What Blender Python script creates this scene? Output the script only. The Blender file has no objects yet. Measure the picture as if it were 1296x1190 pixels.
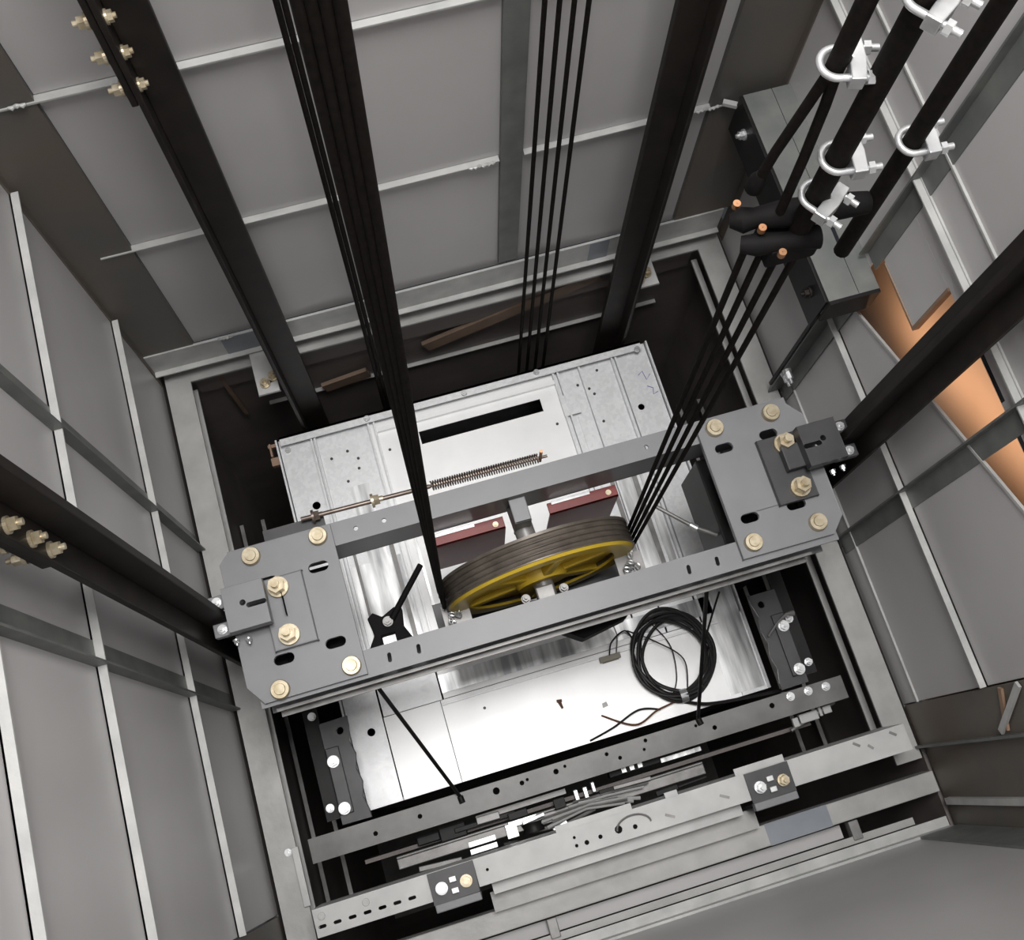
import bpy, math, random
from mathutils import Vector, Matrix
from mathutils.geometry import tessellate_polygon
random.seed(7)
sc = bpy.context.scene
COL = sc.collection

# ------------------------------------------------------------------ camera
F_PX = 1357.185
CAM = Vector((-0.254, -0.485, 2.193))
def _rot(x, y, z):
    return Matrix.Rotation(z, 3, 'Z') @ Matrix.Rotation(y, 3, 'Y') @ Matrix.Rotation(x, 3, 'X')
_R = _rot(2.8630821, -0.10232308, -0.27144701)          # world -> lens axes (right, down, forward)
_m = Matrix((_R[0], -_R[1], -_R[2])).transposed().to_4x4()
_m.translation = CAM
cd = bpy.data.cameras.new('camera'); cam = bpy.data.objects.new('camera', cd); COL.objects.link(cam)
cam.matrix_world = _m
cd.sensor_fit = 'HORIZONTAL'; cd.sensor_width = 36.0; cd.lens = F_PX / 1296 * 36.0
cd.clip_start = 0.02; cd.clip_end = 50
sc.camera = cam

# ------------------------------------------------------------------ world, lights, exposure
w = bpy.data.worlds.new('world'); sc.world = w; w.use_nodes = True
w.node_tree.nodes['Background'].inputs[0].default_value = (0.72, 0.76, 0.82, 1)
w.node_tree.nodes['Background'].inputs[1].default_value = 0.05
def area(name, loc, rot, sx, sy, power, color):
    l = bpy.data.lights.new(name, 'AREA'); l.shape = 'RECTANGLE'; l.size = sx; l.size_y = sy
    l.energy = power; l.color = color
    o = bpy.data.objects.new(name, l); COL.objects.link(o); o.location = loc; o.rotation_euler = rot
    return o
area('shaft_head_light', (0.02, 0.06, 3.32), (0, 0, 0), 0.95, 0.95, 98, (1.0, 0.985, 0.97))
sc.view_settings.view_transform = 'Standard'; sc.view_settings.look = 'None'
sc.view_settings.exposure = 0.0; sc.view_settings.gamma = 1.0
sc.view_settings.use_curve_mapping = False

# ------------------------------------------------------------------ materials
MATS = {}
def mat(name, c, rough=0.5, metal=0.0, c2=None, scale=8.0, detail=4.0, bump=0.0, bscale=60.0, spec=0.5, rvar=0.0,
        voro=False, sharp=0.0, stretch=None):
    m = bpy.data.materials.new(name); m.use_nodes = True
    nt = m.node_tree; b = nt.nodes['Principled BSDF']
    b.inputs['Roughness'].default_value = rough; b.inputs['Metallic'].default_value = metal
    b.inputs['Specular IOR Level'].default_value = spec
    tc = nt.nodes.new('ShaderNodeNewGeometry')
    if c2 is None: b.inputs['Base Color'].default_value = (*c, 1)
    else:
        if voro:
            n = nt.nodes.new('ShaderNodeTexVoronoi'); n.inputs['Scale'].default_value = scale; out = n.outputs['Color']
            bw = nt.nodes.new('ShaderNodeRGBToBW'); nt.links.new(out, bw.inputs[0]); out = bw.outputs[0]
        else:
            n = nt.nodes.new('ShaderNodeTexNoise'); n.inputs['Scale'].default_value = scale; n.inputs['Detail'].default_value = detail
            out = n.outputs['Fac']
        if stretch:
            mp = nt.nodes.new('ShaderNodeMapping'); mp.inputs['Scale'].default_value = stretch
            nt.links.new(tc.outputs['Position'], mp.inputs['Vector']); nt.links.new(mp.outputs[0], n.inputs['Vector'])
        else: nt.links.new(tc.outputs['Position'], n.inputs['Vector'])
        r = nt.nodes.new('ShaderNodeValToRGB')
        r.color_ramp.elements[0].position = 0.32 + sharp * 0.16; r.color_ramp.elements[1].position = 0.68 - sharp * 0.1
        r.color_ramp.elements[0].color = (*c, 1); r.color_ramp.elements[1].color = (*c2, 1)
        nt.links.new(out, r.inputs[0]); nt.links.new(r.outputs[0], b.inputs['Base Color'])
        if rvar:
            mr = nt.nodes.new('ShaderNodeMapRange'); mr.inputs['To Min'].default_value = max(0.03, rough - rvar)
            mr.inputs['To Max'].default_value = rough + rvar
            nt.links.new(out, mr.inputs['Value']); nt.links.new(mr.outputs[0], b.inputs['Roughness'])
    if bump:
        n2 = nt.nodes.new('ShaderNodeTexNoise'); n2.inputs['Scale'].default_value = bscale; n2.inputs['Detail'].default_value = 3
        nt.links.new(tc.outputs['Position'], n2.inputs['Vector'])
        bp = nt.nodes.new('ShaderNodeBump'); bp.inputs['Strength'].default_value = bump; bp.inputs['Distance'].default_value = 0.01
        nt.links.new(n2.outputs['Fac'], bp.inputs['Height']); nt.links.new(bp.outputs[0], b.inputs['Normal'])
    MATS[name] = m
    return m
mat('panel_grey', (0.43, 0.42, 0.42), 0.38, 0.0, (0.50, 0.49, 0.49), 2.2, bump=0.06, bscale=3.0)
mat('flange_grey', (0.38, 0.385, 0.38), 0.45, 0.1, (0.52, 0.52, 0.505), 14, bump=0.06, bscale=60)
mat('stiffener_grey', (0.13, 0.14, 0.135), 0.5, 0.2, (0.19, 0.195, 0.185), 14)
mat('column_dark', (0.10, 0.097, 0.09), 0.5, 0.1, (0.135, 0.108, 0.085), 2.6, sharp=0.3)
mat('rail_black', (0.010, 0.008, 0.007), 0.55, 0.0, (0.018, 0.014, 0.012), 20, spec=0.25)
mat('rope_black', (0.006, 0.005, 0.004), 0.75, 0.0, (0.012, 0.009, 0.008), 160, spec=0.1)
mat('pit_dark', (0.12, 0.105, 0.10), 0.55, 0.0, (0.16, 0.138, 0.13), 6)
mat('brown_steel', (0.14, 0.095, 0.068), 0.6, 0.0, (0.22, 0.155, 0.11), 9)
mat('ring_grey', (0.33, 0.33, 0.32), 0.5, 0.2, (0.41, 0.405, 0.395), 14, bump=0.06, bscale=60)
mat('paint_grey', (0.180, 0.183, 0.190), 0.44, 0.05, (0.215, 0.218, 0.226), 9, rvar=0.06)
mat('paint_dark', (0.032, 0.032, 0.034), 0.42, 0.05, (0.048, 0.047, 0.049), 18)
mat('paint_patch', (0.20, 0.22, 0.25), 0.45, 0.0, (0.25, 0.27, 0.30), 9)
mat('black_steel', (0.007, 0.007, 0.007), 0.5, 0.0, (0.013, 0.012, 0.012), 25, spec=0.25)
mat('galv', (0.70, 0.71, 0.72), 0.40, 0.3, (0.76, 0.77, 0.78), 110, voro=True, rvar=0.05)
mat('galv_bright', (0.88, 0.89, 0.89), 0.40, 0.2, (0.94, 0.94, 0.94), 10, rvar=0.04)
mat('galv_streak', (0.24, 0.245, 0.25), 0.28, 0.6, (0.80, 0.81, 0.81), 14, sharp=0.3, stretch=(2.2, 0.22, 1.0))
mat('header_galv', (0.42, 0.425, 0.42), 0.48, 0.1, (0.52, 0.52, 0.51), 14)
mat('bar_steel', (0.095, 0.093, 0.09), 0.42, 0.15, (0.185, 0.182, 0.178), 10, rvar=0.06)
mat('yoke_black', (0.004, 0.004, 0.004), 0.7, 0.0, (0.008, 0.007, 0.007), 25, spec=0.12)
mat('mill_steel', (0.15, 0.145, 0.14), 0.4, 0.3, (0.27, 0.265, 0.26), 22, rvar=0.08)
mat('zinc_gold', (0.36, 0.295, 0.19), 0.34, 0.6, (0.54, 0.48, 0.36), 60)
mat('zinc_white', (0.50, 0.51, 0.52), 0.32, 0.7, (0.64, 0.65, 0.65), 50)
mat('yellow_paint', (0.62, 0.42, 0.03), 0.38, 0.05, (0.70, 0.49, 0.05), 12)
mat('cast_iron', (0.095, 0.080, 0.066), 0.40, 0.3, (0.15, 0.130, 0.108), 30)
mat('red_paint', (0.15, 0.008, 0.006), 0.42, 0.0, (0.21, 0.013, 0.010), 14)
mat('rust_primer', (0.23, 0.145, 0.095), 0.6, 0.0, (0.32, 0.21, 0.145), 9)
mat('copper_tint', (0.46, 0.22, 0.11), 0.35, 0.8, (0.58, 0.32, 0.18), 30)
mat('outer_sheet', (0.46, 0.43, 0.40), 0.6, 0.0, (0.5, 0.47, 0.44), 5)
mat('spring_steel', (0.13, 0.10, 0.085), 0.35, 0.6, (0.2, 0.165, 0.14), 40)
mat('rubber', (0.014, 0.013, 0.013), 0.45)
mat('vent_dark', (0.006, 0.007, 0.012), 0.4)
mat('beige_plastic', (0.33, 0.31, 0.25), 0.5)
mat('brown_wire', (0.15, 0.07, 0.04), 0.5)
mat('blue_ink', (0.12, 0.14, 0.42), 0.6)
mat('concrete', (0.12, 0.115, 0.11), 0.85, 0.0, (0.17, 0.165, 0.16), 12)

# ------------------------------------------------------------------ mesh helpers
class MB:
    def __init__(s): s.v = []; s.f = []
    def box(s, x0, x1, y0, y1, z0, z1):
        n = len(s.v)
        s.v += [(x0,y0,z0),(x1,y0,z0),(x1,y1,z0),(x0,y1,z0),(x0,y0,z1),(x1,y0,z1),(x1,y1,z1),(x0,y1,z1)]
        s.f += [tuple(n+i for i in q) for q in ((3,2,1,0),(4,5,6,7),(0,1,5,4),(1,2,6,5),(2,3,7,6),(3,0,4,7))]
        return s
    def bar(s, p, q, wd, h, up=(0,0,1)):
        p = Vector(p); q = Vector(q); d = (q-p).normalized(); u = Vector(up)
        if abs(d.dot(u)) > .95: u = Vector((0,1,0))
        r = d.cross(u).normalized(); u = r.cross(d).normalized(); n = len(s.v)
        for e in (p, q):
            for a, b in ((-1,-1),(1,-1),(1,1),(-1,1)): s.v.append(tuple(e + r*a*wd/2 + u*b*h/2))
        s.f += [tuple(n+i for i in k) for k in ((0,1,2,3),(7,6,5,4),(0,4,5,1),(1,5,6,2),(2,6,7,3),(3,7,4,0))]
        return s
    def tube(s, pts, r, n=10, closed=False):
        pts = [Vector(p) for p in pts]; N = len(pts); base = len(s.v); rr = r if isinstance(r, (list, tuple)) else [r]*N
        pu = None
        for i, p in enumerate(pts):
            if closed: d = pts[(i+1) % N] - pts[i-1]
            else: d = pts[min(i+1, N-1)] - pts[max(i-1, 0)]
            d.normalize()
            if pu is None:
                u = Vector((0,0,1)) if abs(d.z) < .9 else Vector((1,0,0))
            else: u = pu
            u = (u - d*u.dot(d)).normalized(); pu = u; rt = d.cross(u)
            for k in range(n):
                a = 2*math.pi*k/n; s.v.append(tuple(p + (u*math.cos(a) + rt*math.sin(a))*rr[i]))
        for i in range(N if closed else N-1):
            a0 = base + i*n; b0 = base + ((i+1) % N)*n
            for k in range(n): s.f.append((a0+k, a0+(k+1)%n, b0+(k+1)%n, b0+k))
        if not closed:
            s.f.append(tuple(base+k for k in reversed(range(n)))); s.f.append(tuple(base+(N-1)*n+k for k in range(n)))
        return s
    def lathe(s, prof, c=(0,0,0), axis='Y', n=64):
        base = len(s.v); P = len(prof)
        for i in range(n):
            a = 2*math.pi*i/n; ca, sa = math.cos(a), math.sin(a)
            for r, h in prof:
                p = {'Y': (r*ca, h, r*sa), 'Z': (r*ca, r*sa, h), 'X': (h, r*ca, r*sa)}[axis]
                s.v.append((p[0]+c[0], p[1]+c[1], p[2]+c[2]))
        for i in range(n):
            for k in range(P):
                a = base+i*P+k; b = base+i*P+(k+1)%P; d = base+((i+1)%n)*P+k; e = base+((i+1)%n)*P+(k+1)%P
                s.f.append((a, b, e, d))
        return s
    def plate(s, outer, holes, z0, z1, tr=None):
        """flat plate in its own XY plane with real holes; tr maps (x, y, z) to world"""
        tr = tr or (lambda p: p)
        loops = [outer] + list(holes); flat = [p for l in loops for p in l]
        tris = tessellate_polygon([[Vector((x, y, 0)) for x, y in l] for l in loops])
        n = len(s.v); m = len(flat)
        s.v += [tr((x, y, z1)) for x, y in flat] + [tr((x, y, z0)) for x, y in flat]
        def area2(t): 
            a, b, c = (flat[i] for i in t); return (b[0]-a[0])*(c[1]-a[1])-(b[1]-a[1])*(c[0]-a[0])
        for t in tris:
            if area2(t) < 0: t = (t[0], t[2], t[1])
            s.f.append(tuple(n+i for i in t)); s.f.append(tuple(n+m+i for i in reversed(t)))
        k = 0
        for l in loops:
            L = len(l)
            for i in range(L):
                a = n+k+i; b = n+k+(i+1)%L; s.f.append((a, b, b+m, a+m))
            k += L
        return s
def circ(x, y, r, n=16): return [(x+r*math.cos(2*math.pi*i/n), y+r*math.sin(2*math.pi*i/n)) for i in range(n)]
def slot(x, y, L, w_, ang=0.0, n=6):
    pts = []
    for sgn in (1, -1):
        for i in range(n+1):
            a = -math.pi/2 + math.pi*i/n + (0 if sgn > 0 else math.pi)
            pts.append((sgn*(L/2-w_/2) + w_/2*math.cos(a), w_/2*math.sin(a)))
    c, s_ = math.cos(ang), math.sin(ang)
    return [(x+p*c-q*s_, y+p*s_+q*c) for p, q in pts]
def rect(x0, x1, y0, y1): return [(x0,y0),(x1,y0),(x1,y1),(x0,y1)]

def thing(name, label, cat, loc, group=None, kind=None):
    o = bpy.data.objects.new(name, None); COL.objects.link(o); o.location = loc; o.empty_display_size = 0.05
    tag(o, label, cat, group, kind)
    bpy.context.view_layer.update()
    return o
def tag(o, label=None, cat=None, group=None, kind=None):
    if label: o['label'] = label
    if cat: o['category'] = cat
    if group: o['group'] = group
    if kind: o['kind'] = kind
    return o
WORLD = {}
def obj(name, mb, material, parent=None, bevel=0.0, smooth=False, label=None, weld=False):
    vs = [Vector(v) for v in mb.v]
    lo = Vector((min(v.x for v in vs), min(v.y for v in vs), min(v.z for v in vs)))
    hi = Vector((max(v.x for v in vs), max(v.y for v in vs), max(v.z for v in vs)))
    c = (lo+hi)/2; c.z = lo.z
    me = bpy.data.meshes.new(name); me.from_pydata([tuple(v-c) for v in vs], [], mb.f); me.validate()
    me.materials.append(MATS[material])
    if smooth:
        me.polygons.foreach_set('use_smooth', [True]*len(me.polygons))
        try: me.set_sharp_from_angle(angle=math.radians(38))
        except Exception: pass
    me.update()
    o = bpy.data.objects.new(name, me); COL.objects.link(o)
    put(o, c, parent)
    if bevel:
        b = o.modifiers.new('bevel', 'BEVEL'); b.width = bevel; b.segments = 2; b.limit_method = 'ANGLE'; b.angle_limit = math.radians(40)
    if label: o['label'] = label
    return o
def put(o, c, parent):
    c = Vector(c); WORLD[o.name] = c
    if parent is not None:
        o.parent = parent
        o.location = c - WORLD.get(parent.name, parent.location)
    else: o.location = c
def inst(name, me, c, parent, rot=(0,0,0)):
    o = bpy.data.objects.new(name, me); COL.objects.link(o); put(o, c, parent); o.rotation_euler = rot
    return o
_cache = {}
def hexbolt_mesh(r, h, material, washer=True):
    k = (r, h, material, washer)
    if k in _cache: return _cache[k]
    m = MB(); z = 0
    if washer:
        m.lathe([(r*.35,0),(r*1.25,0),(r*1.25,h*.28),(r*.35,h*.28)], axis='Z', n=20); z = h*.28
    hx = [(r*math.cos(math.pi/3*i+.3), r*math.sin(math.pi/3*i+.3)) for i in range(6)]
    m.plate(hx, [], z, z+h*.6)
    m.plate(circ(0,0,r*.5,12), [], z+h*.6, z+h)
    me = bpy.data.meshes.new('bolt'); me.from_pydata(m.v, [], m.f); me.materials.append(MATS[material])
    _cache[k] = me
    return me
def roundbolt_mesh(r, h, material):
    k = ('round', r, h, material)
    if k in _cache: return _cache[k]
    m = MB().lathe([(0.0001,0),(r,0),(r,h*.55),(r*.92,h*.8),(r*.6,h*.8),(r*.55,h),(0.0001,h)], axis='Z', n=24)
    me = bpy.data.meshes.new('bolt'); me.from_pydata(m.v, [], m.f); me.materials.append(MATS[material])
    _cache[k] = me
    return me
def struct(name, loc=(0,0,0), label=None, cat=None):
    o = bpy.data.objects.new(name, None); COL.objects.link(o); o.location = loc
    o['kind'] = 'structure'
    return tag(o, label, cat)

# ================================================================== THE SETTING
G = 0.0015
ZT = 3.40
# ---- left wall
XL = -0.80
wl = struct('wall_left', (XL, 0, -0.5), 'grey sheet steel wall with light joint flanges and dark upright stiffeners, beside the shoe with pale fork bolts', 'wall')
WORLD[wl.name] = Vector((XL, 0, -0.5))
zl = [-0.52, -0.10, 0.45, 0.85, 1.40, 1.95, 2.50, 3.05, ZT]
yl = [-0.60, -0.095, 0.32, 0.775]
for i in range(len(zl)-1):
    for j in range(len(yl)-1):
        obj('panel', MB().box(XL-0.004, XL, yl[j]+G, yl[j+1]-G, zl[i]+G, zl[i+1]-G), 'panel_grey', wl)
for z in zl[1:-1]:
    y1 = 0.775
    m = MB().box(XL, XL+0.017, -0.60, y1, z-0.004, z).box(XL, XL+0.003, -0.60, y1, z-0.03, z)
    obj('joint_flange', m, 'flange_grey', wl)
for y in yl[1:-1]:
    m = MB().box(XL, XL+0.003, y-0.022, y+0.022, -0.5, ZT).box(XL+.003, XL+0.022, y-0.022, y-0.018, -0.5, ZT)
    obj('stiffener', m, 'stiffener_grey', wl)
# ---- back wall
YB = 0.80
wb = struct('wall_back', (0, YB, -0.5), 'grey sheet steel wall with one dark mid stiffener behind the thin ropes', 'wall')
WORLD[wb.name] = Vector((0, YB, -0.5))
zb = [-0.36, 0.147, 0.655, 1.163, 1.67, 2.18, 2.69, ZT]
xb = [-0.668, 0.168, 0.632]
for i in range(len(zb)-1):
    for j in range(2):
        obj('panel', MB().box(xb[j]+G, xb[j+1]-G, YB, YB+0.004, zb[i]+G, zb[i+1]-G), 'panel_grey', wb)
for z in zb[1:-1]:
    for xa, xc in ((-0.735, 0.140), (0.197, 0.690)):
        m = MB().box(xa, xc, YB-0.015, YB, z-0.004, z)
        obj('joint_flange', m, 'flange_grey', wb)
obj('stiffener', MB().box(0.143, 0.194, YB-0.012, YB, -0.33, ZT), 'stiffener_grey', wb)
for x, z, n_ in ((0.075, 0.149, 5), (0.105, 0.149, 3), (-0.705, 0.66, 3), (0.60, 0.152, 6), (-0.60, -0.345, 4), (0.56, -0.345, 3)):
    wm = MB()
    for k in range(n_):
        wx = x + k*0.009; wm.tube([(wx-.006, YB-0.017, z), (wx, YB-0.018, z+random.uniform(-.003,.004)), (wx+.006, YB-0.017, z)], [.002, .0045, .002], 8)
    obj('weld_bead', wm, 'flange_grey', wb, smooth=True)
obj('paint_patch', MB().box(-0.60, -0.46, YB-0.0172, YB-0.016, -0.444, -0.346), 'paint_patch', wb)
obj('paint_patch', MB().box(0.395, 0.45, YB-0.0172, YB-0.016, -0.444, -0.346), 'paint_patch', wb)
m = MB().box(-0.796, 0.773, YB-0.016, YB-0.010, -0.445, -0.345).box(-0.796, 0.773, YB-0.030, YB-0.016, -0.445, -0.440)
obj('bottom_angle', m, 'flange_grey', wb)
# ---- right wall, with a warm-lit gap above a slanting panel edge
XR = 0.80
wr = struct('wall_right', (XR, 0, -0.5), 'grey sheet steel wall with a slanting gap showing warm orange light', 'wall')
WORLD[wr.name] = Vector((XR, 0, -0.5))
def rpanel(poly, x=XR, name='panel', th=0.004, material='panel_grey'):
    return obj(name, MB().plate(poly, [], 0, th, lambda p: (x+p[2], p[0], p[1])), material, wr)
zr = [-0.52, -0.045, 0.50, 1.05, 1.60, 2.15, 2.70, ZT]
yr = [-0.57, -0.15, 0.30, 0.775]
for i in range(len(zr)-1):
    for j in range(3):
        if i == 1 and j < 2: continue
        rpanel(rect(yr[j]+G, yr[j+1]-G, zr[i]+G, zr[i+1]-G))
dz = lambda y: 0.066 + (0.265-y)*0.529                    # slanting edge
rpanel([(-0.15+G, zr[1]+G), (0.30-G, zr[1]+G), (0.30-G, dz(.30)), (-0.15+G, dz(-0.15))])
rpanel([(-0.57+G, zr[1]+G), (-0.15-G, zr[1]+G), (-0.15-G, dz(-0.15)), (-0.407, 0.42), (-0.57+G, 0.42)])
rpanel(rect(0.130, 0.30-G, 0.262, 0.43))
rpanel(rect(-0.57+G, 0.30-G, 0.432, zr[2]-G))
obj('slanting_edge', MB().bar((XR-0.001, 0.275, dz(.275)), (XR-0.001, -0.407, dz(-0.407)), 0.007, 0.006, (1,0,0)), 'flange_grey', wr)
obj('gap_edge', MB().box(XR-0.002, XR+0.012, 0.124, 0.131, 0.262, 0.43).box(XR-0.002, XR+0.012, 0.124, 0.275, 0.256, 0.262), 'rust_primer', wr)
obj('outer_sheet', MB().box(0.94, 0.945, -0.62, 0.60, -0.40, 0.75), 'outer_sheet', wr)
obj('gap_lining', MB().box(XR+.006, 0.94, -0.62, -0.61, -0.40, 0.75).box(XR+.006, 0.94, 0.59, 0.60, -0.40, 0.75).box(XR+.006, 0.94, -0.62, 0.60, 0.74, 0.75).box(XR+.006, 0.94, -0.62, 0.60, -0.41, -0.40), 'outer_sheet', wr)
for z in zr[1:-1]:
    m = MB().box(XR-0.017, XR, -0.57, 0.775, z-0.004, z).box(XR-0.003, XR, -0.57, 0.775, z-0.03, z)
    if z == 0.50: m.box(XR-0.004, XR, -0.57, 0.775, z, z+0.004)
    obj('joint_flange', m, 'flange_grey', wr)
obj('thin_seam', MB().box(XR-0.005, XR, -0.57, 0.70, 0.598, 0.603), 'flange_grey', wr)
obj('thin_seam', MB().box(XR-0.005, XR, -0.57, 0.30, -0.422, -0.417), 'flange_grey', wr)
for ya, yc in ((-0.02, 0.0), (-0.105, -0.02), (-0.20, -0.14)):
    obj('slot_cover', MB().box(XR-0.0015, XR+0.001, ya, yc, 0.436, 0.446), 'vent_dark', wr)
for y in (-0.15, 0.305):
    z0 = -0.5 if y < 0 else 0.22
    m = MB().box(XR-0.003, XR, y-0.022, y+0.022, z0, ZT).box(XR-0.022, XR-.003, y+0.018, y+0.022, z0, ZT)
    obj('stiffener', m, 'stiffener_grey', wr)
# unseen warm strip light added behind the slanting panel for the orange glow
wfill = area('added_cavity_light', (0.865, 0.0, 0.0), (0, 0, 0), 0.62, 0.03, 0.75, (1.0, 0.52, 0.27))
_d = Vector((0, -1, 0.529)).normalized(); _z = Vector((-0.8, 0, -0.6)); _z = (_z - _d*_z.dot(_d)).normalized(); _y = _z.cross(_d)
_mm = Matrix((_d, _y, _z)).transposed().to_4x4(); _mm.translation = Vector((0.828, -0.02, dz(-0.02)-0.11)); wfill.matrix_world = _mm
# ---- front wall
YF = -0.87
wf = struct('wall_front', (0, YF, -0.5), 'plain grey sheet steel wall standing on a bright ledge behind the door header', 'wall')
WORLD[wf.name] = Vector((0, YF, -0.5))
zf = [-0.50, 1.35, 2.4, ZT]
for i in range(len(zf)-1):
    obj('panel', MB().box(-0.70, 0.70, YF-0.004, YF, zf[i]+G, zf[i+1]-G), 'panel_grey', wf)
m = MB().box(-0.80, 0.79, YF, YF+0.028, -0.505, -0.50).box(-0.80, 0.79, YF, YF+0.006, -0.50, -0.47)
obj('bottom_ledge', m, 'flange_grey', wf)
obj('ledge_lip', MB().box(-0.80, 0.72, YF+0.028, YF+0.045, -0.53, -0.525), 'ring_grey', wf)
for z in zf[1:-1]: obj('joint_flange', MB().box(-0.70, 0.70, YF, YF+0.02, z-0.004, z), 'flange_grey', wf)
obj('sill_sheet', MB().box(-0.80, 0.55, YF+0.045, -0.794, -0.56, -0.555), 'panel_grey', wf)
for x in (-0.19, 0.575):
    obj('stub', MB().box(x-0.012, x+0.012, -0.835, -0.79, -0.555, -0.52), 'mill_steel', wf, bevel=.002)
# ---- corner columns
for n_, (bx_, lab) in enumerate((((-0.80, -0.668, 0.775, 0.80), 'dark brown corner column next to the counterweight rail with gold bolts'),
                 ((0.632, 0.80, 0.775, 0.80), 'dark brown corner column above the slotted bracket beam'))):
    t = struct('trim_%d' % (n_+1), (bx_[0], 0.8, -0.34), lab, 'column'); WORLD[t.name] = Vector((bx_[0], 0.8, -0.34))
    x0, x1 = bx_[0], bx_[1]
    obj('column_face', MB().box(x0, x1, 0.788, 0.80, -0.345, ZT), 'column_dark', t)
    s_ = XL if n_ == 0 else XR
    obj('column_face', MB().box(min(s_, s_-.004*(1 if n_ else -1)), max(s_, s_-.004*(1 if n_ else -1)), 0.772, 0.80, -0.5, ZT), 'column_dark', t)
    if n_: obj('column_lip', MB().bar((0.655, 0.782, 0.165), (0.735, 0.735, 0.165), 0.012, 0.010), 'flange_grey', t)
t = struct('trim_3', (0.8, -0.7, -0.5), 'dark front corner column between the slanting gap wall and the plain front wall', 'column'); WORLD[t.name] = Vector((0.8, -0.7, -0.5))
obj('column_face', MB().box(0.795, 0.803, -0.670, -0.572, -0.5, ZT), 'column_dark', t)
obj('column_edge', MB().box(0.780, 0.803, -0.676, -0.670, -0.5, ZT), 'stiffener_grey', t)
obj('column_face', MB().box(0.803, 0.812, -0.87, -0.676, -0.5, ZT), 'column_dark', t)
obj('column_face', MB().box(0.70, 0.80, -0.874, -0.864, -0.47, ZT), 'stiffener_grey', t)
obj('column_edge', MB().box(0.790, 0.803, -0.815, -0.80, -0.47, ZT), 'flange_grey', t)
obj('weld_strap', MB().bar((0.790, -0.578, 0.10), (0.786, -0.662, -0.04), 0.014, 0.006, (1,0,0)), 'flange_grey', t)
obj('weld_strap', MB().bar((0.792, -0.578, 0.02), (0.790, -0.660, -0.02), 0.012, 0.006, (1,0,0)), 'rust_primer', t)
t = struct('trim_4', (-0.8, -0.7, -0.5), 'dark front corner column beside the plain grey front wall, on the left wall side', 'column'); WORLD[t.name] = Vector((-0.8, -0.7, -0.5))
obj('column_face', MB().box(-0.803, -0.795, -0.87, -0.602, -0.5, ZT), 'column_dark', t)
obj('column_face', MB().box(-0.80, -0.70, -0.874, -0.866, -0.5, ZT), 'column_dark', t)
# ---- ring frame at the landing
rg = struct('trim_5', (0, 0, -0.62), 'grey steel ring frame around the car opening', 'frame'); WORLD[rg.name] = Vector((0, 0, -0.62))
for s_ in (-1, 1):
    a, b = sorted((s_*0.722, s_*0.788))
    obj('ring_beam', MB().box(a, b, -0.70, 0.80, -0.508, -0.50), 'ring_grey', rg)
    a, b = sorted((s_*0.770, s_*0.778))
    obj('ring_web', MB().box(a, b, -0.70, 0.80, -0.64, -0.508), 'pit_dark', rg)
    a, b = sorted((s_*0.726, s_*0.742))
    obj('ring_lower_flange', MB().box(a, b, -0.66, 0.78, -0.608, -0.60), 'ring_grey', rg)
obj('ring_beam', MB().box(-0.722, 0.722, 0.762, 0.80, -0.508, -0.50), 'ring_grey', rg)
obj('ring_web', MB().box(-0.722, 0.722, 0.785, 0.795, -0.64, -0.508), 'pit_dark', rg)
obj('ring_beam', MB().box(-0.722, 0.80, -0.785, -0.735, -0.56, -0.50), 'ring_grey', rg, bevel=.002)
obj('paint_patch', MB().box(0.36, 0.52, -0.7855, -0.7345, -0.5, -0.4992), 'paint_patch', rg)
# ---- the dark shaft below the ring
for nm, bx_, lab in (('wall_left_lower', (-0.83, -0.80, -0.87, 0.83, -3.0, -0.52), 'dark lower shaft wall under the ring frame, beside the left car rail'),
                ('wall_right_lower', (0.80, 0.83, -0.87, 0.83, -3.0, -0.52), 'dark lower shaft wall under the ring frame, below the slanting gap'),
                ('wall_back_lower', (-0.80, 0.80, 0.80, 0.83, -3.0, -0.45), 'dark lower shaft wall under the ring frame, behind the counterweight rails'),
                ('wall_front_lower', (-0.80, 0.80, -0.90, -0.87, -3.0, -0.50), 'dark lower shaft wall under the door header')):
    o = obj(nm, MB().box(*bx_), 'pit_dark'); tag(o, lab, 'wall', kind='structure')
    if nm == 'wall_back_lower':
        obj('ledge', MB().box(-0.57, 0.66, 0.788, 0.80, -0.860, -0.855), 'ring_grey', o)
        obj('slanting_brace', MB().bar((-0.08, 0.785, -0.725), (0.44, 0.785, -0.545), 0.012, 0.055), 'brown_steel', o)
        obj('slanting_brace', MB().bar((-0.40, 0.785, -0.83), (-0.26, 0.785, -0.80), 0.012, 0.05), 'brown_steel', o)
        obj('brown_strip', MB().bar((-0.655, 0.79, -0.52), (-0.645, 0.79, -0.87), 0.012, 0.016), 'brown_steel', o)
    if nm == 'wall_left_lower':
        for x in (-0.787, -0.718):
            obj('edge_strip', MB().box(x-.006, x+.006, -0.64, 0.55, -1.21, -1.20), 'mill_steel', o)
    if nm == 'wall_right_lower':
        for x in (0.787, 0.715):
            obj('edge_strip', MB().box(x-.006, x+.006, -0.64, 0.55, -1.21, -1.20), 'mill_steel', o)
o = obj('floor', MB().box(-0.83, 0.83, -0.90, 0.83, -3.05, -3.0), 'concrete'); tag(o, 'dark concrete pit floor below the car', 'floor', kind='structure')
o = obj('ceiling', MB().box(-0.83, 0.83, -0.90, 0.83, ZT, ZT+0.05), 'panel_grey'); tag(o, 'grey sheet closing the head of the shaft', 'ceiling', kind='structure')

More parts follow.
